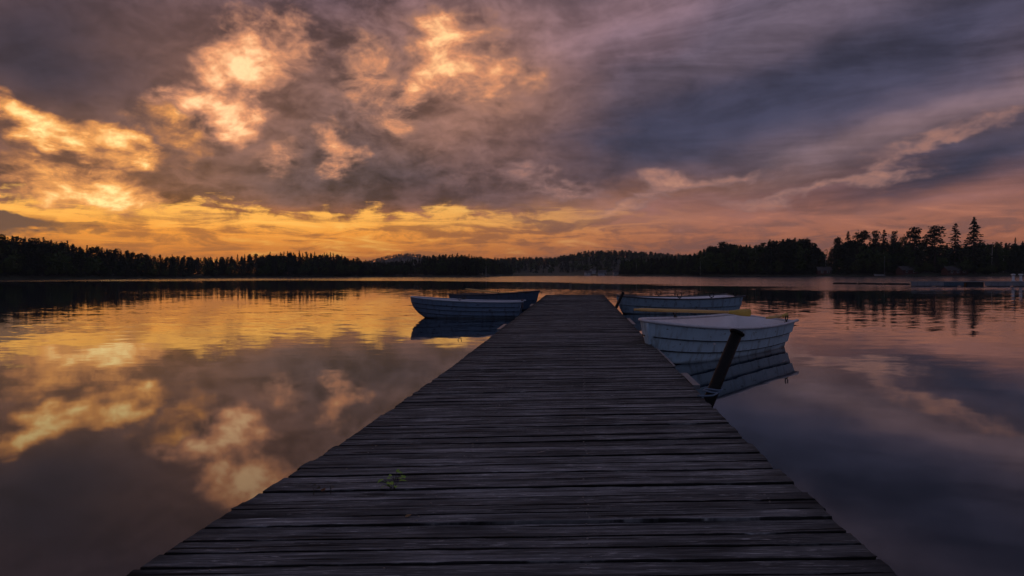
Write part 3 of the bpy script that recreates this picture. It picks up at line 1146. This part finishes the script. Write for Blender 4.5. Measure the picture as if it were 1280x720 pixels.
# zinc strips nailed along the edge
def edge_strip(tab, y0, y1, out, width, lift):
    xa, xb = interp(tab, y0) + out, interp(tab, y1) + out
    bm = bmesh.new()
    v = []
    for zz in (DECK - 0.035, DECK + lift):
        for (xx, yy) in ((xa, y0), (xa + width, y0), (xb + width, y1), (xb, y1)):
            v.append(bm.verts.new((xx, yy, zz)))
    for f_ in ((3, 2, 1, 0), (4, 5, 6, 7), (0, 1, 5, 4), (1, 2, 6, 5), (2, 3, 7, 6), (3, 0, 4, 7)):
        bm.faces.new([v[k] for k in f_])
    return bm_obj('edge_strip', bm, M['zinc'], jetty)


edge_strip(RIGHT, 6.75, 7.6, 0.012, 0.07, 0.003)
edge_strip(RIGHT, 8.2, 10.2, 0.012, 0.025, 0.001)
edge_strip(LEFT, 13.8, 15.2, -0.085, 0.07, 0.003)
edge_strip(RIGHT, 15.0, 17.0, 0.014, 0.07, 0.003)
edge_strip(LEFT, 24.0, 25.6, -0.085, 0.07, 0.003)


# leaning mooring poles
def mooring_pole(foot, top, r, label, flange=True):
    foot, top = Vector(foot), Vector(top)
    d = (top - foot).normalized()
    low = foot - d * 1.6
    e = empty('mooring_pole', foot, 0, label, 'pole')
    tube('shaft', [low - foot, Vector((0, 0, 0)), top - foot], [r, r, r * 0.98], M['pile'], e, 18)
    t = top - foot
    if flange:
        tube('cap', [t - d * 0.015, t, t + d * 0.012, t + d * 0.02], [r * 1.05, r * 1.28, r * 1.28, r * 1.05], M['pile'], e, 18)
    return e


pf = (1.800, 6.22, 0.335)
mooring_pole(pf, (2.075, 6.34, 0.90), 0.054, 'black leaning mooring pole at the jetty edge before the pale boat')
xe = interp(RIGHT, 24.2)
mooring_pole((xe + 0.12, 24.2, 0.335), (xe + 0.36, 24.3, 0.80), 0.055, 'short dark leaning pole at the bow of the far right boat', False)

# pale blue rope wound round the foot of the near pole
rope = empty('mooring_rope', (1.80, 6.22, 0.36), 0, 'pale blue rope coiled at the foot of the leaning pole', 'rope')
for k in range(2):
    pts = []
    for a in np.linspace(0, 2 * math.pi, 25):
        rr = 0.066 + 0.004 * k
        pts.append((math.cos(a) * rr * 1.1 + 0.012 * (1 - k) + 0.012, math.sin(a) * rr - 0.004 * k, 0.012 + 0.016 * (2 - k) + 0.006 * math.sin(a * 2 + k)))
    tube('coil', pts, 0.009, M['rope'], rope, 8)
tube('loose_end', [(0.03, -0.09, 0.02), (-0.02, -0.15, 0.012), (-0.10, -0.17, 0.010), (-0.16, -0.14, 0.010)], 0.008, M['rope'], rope, 8)


# ------------------------------------------------------------------ rowing boats
def rowboat(bow, stern, label, paint, rail_mat, beam=1.45, hb=0.72, hm=0.5, hs=0.55, heel=0.0, laps=2, bow_full=0.55, locks=((.42, 1), (.42, -1)),
            motor_pad=False, draft=0.16, rake=0.30, rail_r=0.026, rake_p=1.4, lock_r=0.055):
    bow, stern = Vector(bow), Vector(stern)
    L = (stern - bow).length
    rz = math.atan2(stern.y - bow.y, stern.x - bow.x)
    e = empty('rowing_boat', (bow.x, bow.y, 0), rz, label, 'boat', 'rowing boats moored to the jetty')
    e.rotation_euler = (heel, 0, rz)
    NS = 30

    def half(t):
        a = 1 - (1 - min(t / bow_full, 1)) ** 2.3
        s = 1 - 0.16 * max((t - bow_full) / (1 - bow_full), 0) ** 1.8
        return beam / 2 * (a ** 0.54) * s

    def sheer(t):
        a = (1 - t)
        return hm + (hb - hm) * a ** 2.2 * 1.0 + (hs - hm) * t ** 3

    # section profile: fraction of half beam, fraction of height from keel
    prof = [(0.0, 0.0), (0.42, 0.05), (0.70, 0.19)]
    zs = np.linspace(0.19, 1.0, laps + 2)[1:]
    last = 0.70
    outs = np.linspace(0.70, 1.0, laps + 2)[1:]
    for k in range(laps + 1):
        prof.append((last + 0.055, (zs[k - 1] if k else 0.19) - 0.022))
        prof.append((outs[k] if k < laps else 1.0, zs[k] if k < laps else 1.0))
        last = outs[k]

    def point(t, fy, fz, inset=0.0):
        h = sheer(t)
        kz = -draft * (1 - 0.55 * (1 - t) ** 3)
        z = kz + (h - kz) * fz
        b_ = max(half(t) - inset, 0.0)
        sq = 1 - (1 - t) ** 4
        fy2 = fy * (0.35 + 0.65 * sq) if fz < 0.99 else fy
        fy2 = fy * (1 - (1 - sq) * 0.35 * (1 - fz))
        x = t * L + rake * (1 - t) ** 5 * max(1 - fz, 0.0) ** rake_p
        x += -0.10 * max(t - 0.9, 0) * 10 * (1 - fz)       # transom leans out
        return x, b_ * fy2, z

    ts = [1 - (1 - k / NS) ** 1.0 for k in range(NS + 1)]
    ts = [(k / NS) ** 1.5 for k in range(NS + 1)]
    full = [(-a, z) for a, z in reversed(prof[1:])] + prof
    V_, F_ = [], []
    for t in ts:
        for fy, fz in full:
            V_.append(point(t, fy, fz))
    m_ = len(full)
    for a in range(NS):
        for b_ in range(m_ - 1):
            q = a * m_ + b_
            F_.append((q, q + 1, q + m_ + 1, q + m_))
    hull = mesh_obj('hull', V_, F_, paint, e)
    me = hull.data
    bm = bmesh.new(); bm.from_mesh(me)
    bmesh.ops.remove_doubles(bm, verts=bm.verts[:], dist=0.002)
    bmesh.ops.recalc_face_normals(bm, faces=bm.faces[:])
    bm.to_mesh(me); bm.free()
    # dark seam under each lap
    for k in range(laps + 1):
        fy, fz = prof[3 + 2 * k]
        for sd in (-1, 1):
            sp = [point(t, sd * (fy - 0.012), fz - 0.004) for t in ts[1::2]]
            tube('lap_seam', sp, 0.011, M['seam'], e, 6)
    # transom board
    ring = [point(1.0, fy, fz) for fy, fz in full]
    tv = [(x, y, z) for x, y, z in ring] + [(x - 0.035, y * .97, z) for x, y, z in ring]
    tf = [tuple(range(m_)), tuple(reversed(range(m_, 2 * m_)))] + [(k, (k + 1) % m_, m_ + (k + 1) % m_, m_ + k) for k in range(m_)]
    mesh_obj('transom', [(x + 0.004, y, z) for x, y, z in tv], tf, paint, e)
    # inner liner
    lin_prof = [(-1.0, 0.985), (-0.86, 0.5), (-0.72, 0.30), (-0.3, 0.235), (0.3, 0.235), (0.72, 0.30), (0.86, 0.5), (1.0, 0.985)]
    V_, F_ = [], []
    for t in ts[3:]:
        t2 = min(t, 0.985)
        for fy, fz in lin_prof:
            V_.append(point(t2, fy, fz, 0.028))
    m2 = len(lin_prof)
    cnt = len(ts[3:])
    for a in range(cnt - 1):
        for b_ in range(m2 - 1):
            q = a * m2 + b_
            F_.append((q, q + 1, q + m2 + 1, q + m2))
    F_.append(tuple(reversed(range(m2))))
    F_.append(tuple(range((cnt - 1) * m2, cnt * m2)))
    mesh_obj('liner', V_, F_, M['liner'], e, True)
    # gunwale rail, one piece round the bow and open at the stern
    pts = [point(t, -1, 1) for t in reversed(ts)] + [point(t, 1, 1) for t in ts[1:]]
    pts = [(x, y, z + 0.008) for x, y, z in pts]
    x0, y0, z0 = pts[0]
    x1, y1, z1 = pts[-1]
    pts = [(x0 + 0.09, y0 * 1.02, z0 + 0.01)] + pts + [(x1 + 0.09, y1 * 1.02, z1 + 0.01)]
    tube('gunwale', pts, [(rail_r * 1.35, rail_r)] * len(pts), rail_mat, e, 8)
    xa, ya, za = point(1.0, -1, 1)
    tube('transom_cap', [(xa - .01, ya * .97, za), (xa - .01, 0, za - 0.02), (xa - .01, -ya * .97, za)], rail_r, rail_mat, e, 8)
    # stem post and keel
    tube('stem', [point(0, 0, f_) for f_ in (1.02, 0.8, 0.55, 0.3, 0.1)] + [point(0.1, 0, 0)], [.020, .022, .022, .022, .02, .015], paint, e, 8)
    # breasthook
    bt = 0.13
    bv = [point(t, sd, 0.992, 0.01) for t in (0.0, 0.02, 0.05, 0.09, bt) for sd in (-1, 1)]
    bv2 = [(x, y, z - 0.03) for x, y, z in bv]
    nb = len(bv)
    bf = []
    for k in range(0, nb - 2, 2):
        bf.append((k, k + 1, k + 3, k + 2))
        bf.append((nb + k + 2, nb + k + 3, nb + k + 1, nb + k))
    bf.append((nb - 2, nb - 1, 2 * nb - 1, 2 * nb - 2))
    mesh_obj('breasthook', bv + bv2, bf, M['liner'], e)
    # thwarts
    for t in (0.30, 0.55, 0.86):
        x, y, z = point(t, 0.90, 0.66, 0.02)
        wd = 0.13 if t < 0.8 else 0.24
        box('thwart', (x - wd, -y, z - 0.03), (x + wd, y, z + 0.004), M['liner'], e, 0.008)
    # oarlocks: pin, plate and open horseshoe
    for t, sd in locks:
        x, y, z = point(t, sd, 1.0, 0.015)
        k = empty('oarlock', (x, y, z + 0.03))
        k.parent = e
        del_pts = [(lock_r * math.sin(a), 0, 0.03 + lock_r - lock_r * math.cos(a)) for a in np.linspace(-2.35, 2.35, 15)]
        tube('horn', del_pts, 0.21 * lock_r, M['iron'], k, 7)
        tube('pin', [(0, 0, -0.03), (0, 0, 0.035)], 0.012, M['iron'], k, 7)
        box('socket_plate', (-0.06, -0.02, -0.006), (0.06, 0.02, 0.006), M['iron'], k)
    if motor_pad:
        x, y, z = point(1.0, 0, 1.0)
        box('motor_pad', (x - 0.02, -0.16, z - 0.22), (x + 0.035, 0.16, z + 0.06), M['rail_dark'], e, 0.01)
    return e


def local_to_world(e, p):
    return Matrix.Translation(e.location) @ e.rotation_euler.to_matrix().to_4x4() @ Vector(p)


near_r = rowboat((2.06, 10.72, 0), (5.10, 13.95, 0), 'pale grey blue rowing boat nearest on the right, beside the leaning pole', M['boat_pale'], M['rail'],
                 beam=1.4, hb=0.71, hm=0.52, hs=0.56, heel=R(5.0), laps=2, bow_full=0.6, locks=((.88, -1), (.45, 1)))
far_r = rowboat((3.78, 24.9, 0), (8.35, 25.9, 0), 'grey rowing boat moored bow first behind the yellow oar', M['boat_grey'], M['rail_dark'],
                beam=1.5, hb=0.66, hm=0.50, hs=0.63, heel=R(2), laps=1, bow_full=0.55, locks=((.42, 1), (.45, -1), (.72, -1), (.93, -1)), lock_r=0.085)
near_l = rowboat((-3.42, 23.3, 0), (0.33, 23.0, 0), 'dark blue lapstrake rowing boat nearest on the left of the jetty', M['boat_blue'], M['rail_light'],
                 beam=1.45, hb=0.70, hm=0.52, hs=0.54, heel=R(0), laps=3, bow_full=0.5, rake=0.62, rake_p=2.3, locks=((.45, 1), (.47, -1)), motor_pad=True)
far_l = rowboat((1.05, 27.4, 0), (-2.35, 30.0, 0), 'dark rowing boat behind the lapstrake boat on the left', M['boat_dark'], M['rail_dark'],
                beam=1.45, hb=0.78, hm=0.58, hs=0.60, laps=1, bow_full=0.55, locks=((.35, 1), (.82, 1), (.8, -1)))


# oars
def oar(handle, blade, label, total_blade=0.62, shaft=0.030, blade_w=0.075):
    h, b_ = Vector(handle), Vector(blade)
    d = (b_ - h)
    L = d.length
    e = empty('oar', h, 0, label, 'oar')
    e.rotation_euler = d.to_track_quat('X', 'Z').to_euler()
    tube('shaft', [(0, 0, 0), (0.10, 0, 0), (0.14, 0, 0), (L * 0.5, 0, 0), (L - total_blade, 0, 0)],
         [shaft * .75, shaft * .8, shaft * 1.1, shaft * 1.1, shaft], M['oar'], e, 10)
    tube('blade', [(L - total_blade, 0, 0), (L - total_blade * .75, 0, 0), (L - total_blade * .5, 0, 0), (L - total_blade * .15, 0, 0), (L - .02, 0, 0), (L, 0, 0)],
         [(shaft, shaft), (shaft * .9, blade_w * .55), (shaft * .6, blade_w * .85), (shaft * .4, blade_w), (shaft * .35, blade_w * .95), (shaft * .3, blade_w * .7)],
         M['oar_blade'], e, 14)
    return e


oar(at_depth(793, 387, 12.0), at_depth(938.5, 391, 13.4), 'yellow varnished oar lying across the near right boat, blade outwards')
lk = local_to_world(near_r, (3.79, -0.60, 0.615))
oar(lk + Vector((-0.30, 0.02, 0.045)), lk + Vector((0.42, 0.80, 0.05)), 'worn oar resting in the stern oarlock of the near right boat', 0.35, 0.026, 0.05)
oar(at_depth(582, 361, 29.3), at_depth(640, 368, 29.0), 'pale oar lying over the stern of the far left boat', 0.5)


# ------------------------------------------------------------------ pontoon and log boom on the right
def deck_px(x, y):
    return on_plane(x, y, 0.0)


pa, pb = px_point(1139, 74.0), px_point(1330, 70.0)
dirp = (pb - pa).normalized()
Lp = (pb - pa).length
pont = empty('pontoon', (pa.x, pa.y, 0), math.atan2(dirp.y, dirp.x), 'long low pale floating pontoon at the right edge of the lake', 'pontoon')
box('deck', (0, 0, 0.44), (Lp, 1.9, 0.52), M['zinc'], pont, 0.01)
x = 0.0
k = 0
while x < Lp - 0.5:
    w = 0.62
    dark = 4.6 < x < 6.4
    blue = 3.0 < x <= 4.6
    if not dark:
        box('skirt_board', (x + 0.015, -0.04, 0.06), (x + w - 0.015, -0.004, 0.435), M['pontoon_blue'] if blue else M['pontoon'], pont)
    x += w
    k += 1
for x in np.arange(0.4, Lp - 1.5, 2.4):
    box('float', (x, 0.1, -0.35), (x + 1.6, 1.8, 0.438), M['pontoon_dark'], pont, 0.03)
for xx, lab in ((1266.5, 'left one of the two pale bollards on the pontoon'), (1276, 'right one of the two pale bollards on the pontoon')):
    p = px_point(xx, 72.2)
    b = empty('bollard', (p.x, p.y, 0.52), 0, lab, 'bollard', 'pale bollards on the pontoon')
    tube('post', [(0, 0, 0), (0, 0, 0.06), (0, 0, 0.07), (0, 0, 0.62)], [.20, .20, .13, .12], M['bollard'], b, 12)
    tube('head', [(0, 0, .60), (0, 0, .64), (0, 0, .74), (0, 0, .78)], [.13, .21, .21, .12], M['bollard'], b, 12)
for k, (x0, x1, Y0, Y1, lab) in enumerate([(1042, 1072, 92, 89, 'far left log of the floating boom'), (1073, 1104, 89, 86, 'middle log of the floating boom'),
                                           (1105, 1138, 86, 83, 'log of the floating boom nearest the pontoon')]):
    a, b = px_point(x0, Y0), px_point(x1, Y1)
    lg = empty('boom_log', (a.x, a.y, 0.03), math.atan2(b.y - a.y, b.x - a.x), lab, 'log', 'logs of the floating boom')
    Ln = (b - a).length - 0.15
    tube('trunk', [(0, 0, 0), (Ln * .3, .03, 0.02), (Ln * .7, -.03, 0), (Ln, 0, 0.01)], [.17, .2, .19, .16], M['log'], lg, 10)
    tube('chain_link', [(Ln, 0, .05), (Ln + .08, 0, .02), (Ln + .16, 0, .03)], .02, M['iron'], lg, 6)

# little white boat pulled up on the far right shore
p = px_point(1098, interp(SHORE, 1098) - 1.0)
sb = rowboat((p.x - 2.4, p.y, 0), (p.x + 2.4, p.y - 0.6, 0), 'small white boat pulled up below the flagpole on the far shore', M['white_wall'], M['bollard'], laps=1)
sb['group'] = 'boats on the far shore'
sb.location.z = 0.1


# ------------------------------------------------------------------ weeds and fallen leaves on the planks
def leaf_mesh(L, w, bend, rnd):
    v, f_ = [], []
    n_ = 6
    for k in range(n_ + 1):
        t = k / n_
        hw = w * math.sin(math.pi * min(t * 1.02, 1)) ** 0.7 * (1 - 0.25 * t) * (0.85 + 0.3 * rnd.random())
        z = bend * L * t * t
        v += [(t * L, -hw, z + 0.25 * hw), (t * L, 0, z), (t * L, hw, z + 0.25 * hw)]
    for k in range(n_):
        for j in (0, 1):
            a = k * 3 + j
            f_.append((a, a + 3, a + 4, a + 1))
    return v, f_


def weed(x, y, leaves, size, label, mat, seed):
    rnd = random.Random(seed)
    p = on_plane(x, y, DECK)
    e = empty('weed', p, 0, label, 'weed')
    for k in range(leaves):
        a = rnd.uniform(0, 6.28)
        hgt = rnd.uniform(0.25, 1.0) * size
        tip = Vector((math.cos(a) * size * rnd.uniform(.2, .9), math.sin(a) * size * rnd.uniform(.2, .6), hgt))
        st = tube('stem', [(math.cos(a) * .003, math.sin(a) * .003, -0.02), tip * 0.5 + Vector((0, 0, .15 * hgt)), tip], [.0016, .0013, .0009], M['stem'], e, 5)
        v, f_ = leaf_mesh(size * rnd.uniform(.45, .8), size * rnd.uniform(.18, .28), rnd.uniform(-.5, .1), rnd)
        lf = mesh_obj('leaf', v, f_, mat, e)
        lf.location = tip
        lf.rotation_euler = (rnd.uniform(-.5, .5), rnd.uniform(-.5, .2), a + rnd.uniform(-.6, .6))
    return e


weed(491, 612, 10, 0.062, 'bright green weed sprouting between planks, larger of the two clumps', M['weed'], 1)
weed(494, 600, 7, 0.046, 'small green weed just behind the larger green clump', M['weed'], 2)
weed(391, 617, 2, 0.05, 'thin dark seedling left of the rust coloured leaf', M['stem'], 3)
weed(413, 616, 2, 0.05, 'thin dark seedling right of the rust coloured leaf', M['stem'], 4)


def fallen(x, y, L, w, mat, label, rz, seed):
    rnd = random.Random(seed)
    p = on_plane(x, y, DECK)
    v, f_ = leaf_mesh(L, w, 0.25, rnd)
    bm = bmesh.new()
    vs_ = [bm.verts.new(q) for q in v]
    for q in f_:
        bm.faces.new([vs_[k] for k in q])
    bmesh.ops.solidify(bm, geom=bm.faces[:], thickness=0.0012)
    o_ = bm_obj('fallen_leaf', bm, mat)
    o_.location = p + Vector((0, 0, 0.008))
    o_.rotation_euler = (0.1, 0.0, rz)
    return tag(o_, label, 'leaf', 'fallen leaves on the planks')


fallen(506, 648, 0.03, 0.011, M['dead_leaf'], 'small tan leaf lying below the green weeds', 0.3, 11)
fallen(402, 616, 0.03, 0.012, M['rust_leaf'], 'rust coloured leaf between the two thin seedlings', 1.2, 12)
fallen(671, 567, 0.06, 0.007, M['pale_leaf'], 'pale narrow leaf lying in the middle of the jetty', -0.25, 13)


# ------------------------------------------------------------------ evening air
hm = bpy.data.materials.new('evening_haze')
hm.use_nodes = True
hnt = hm.node_tree
hnt.nodes.clear()
ho = hnt.nodes.new('ShaderNodeOutputMaterial')
hv = hnt.nodes.new('ShaderNodeVolumePrincipled')
hv.inputs['Color'].default_value = (0.86, 0.90, 0.98, 1)
hv.inputs['Density'].default_value = 0.00009
hv.inputs['Anisotropy'].default_value = 0.0
hnt.links.new(hv.outputs[0], ho.inputs['Volume'])
o = box('haze', (-4150, -4150, -4.5), (4150, 4150, 75), hm)
tag(o, kind='stuff')
scene.cycles.volume_bounces = 0
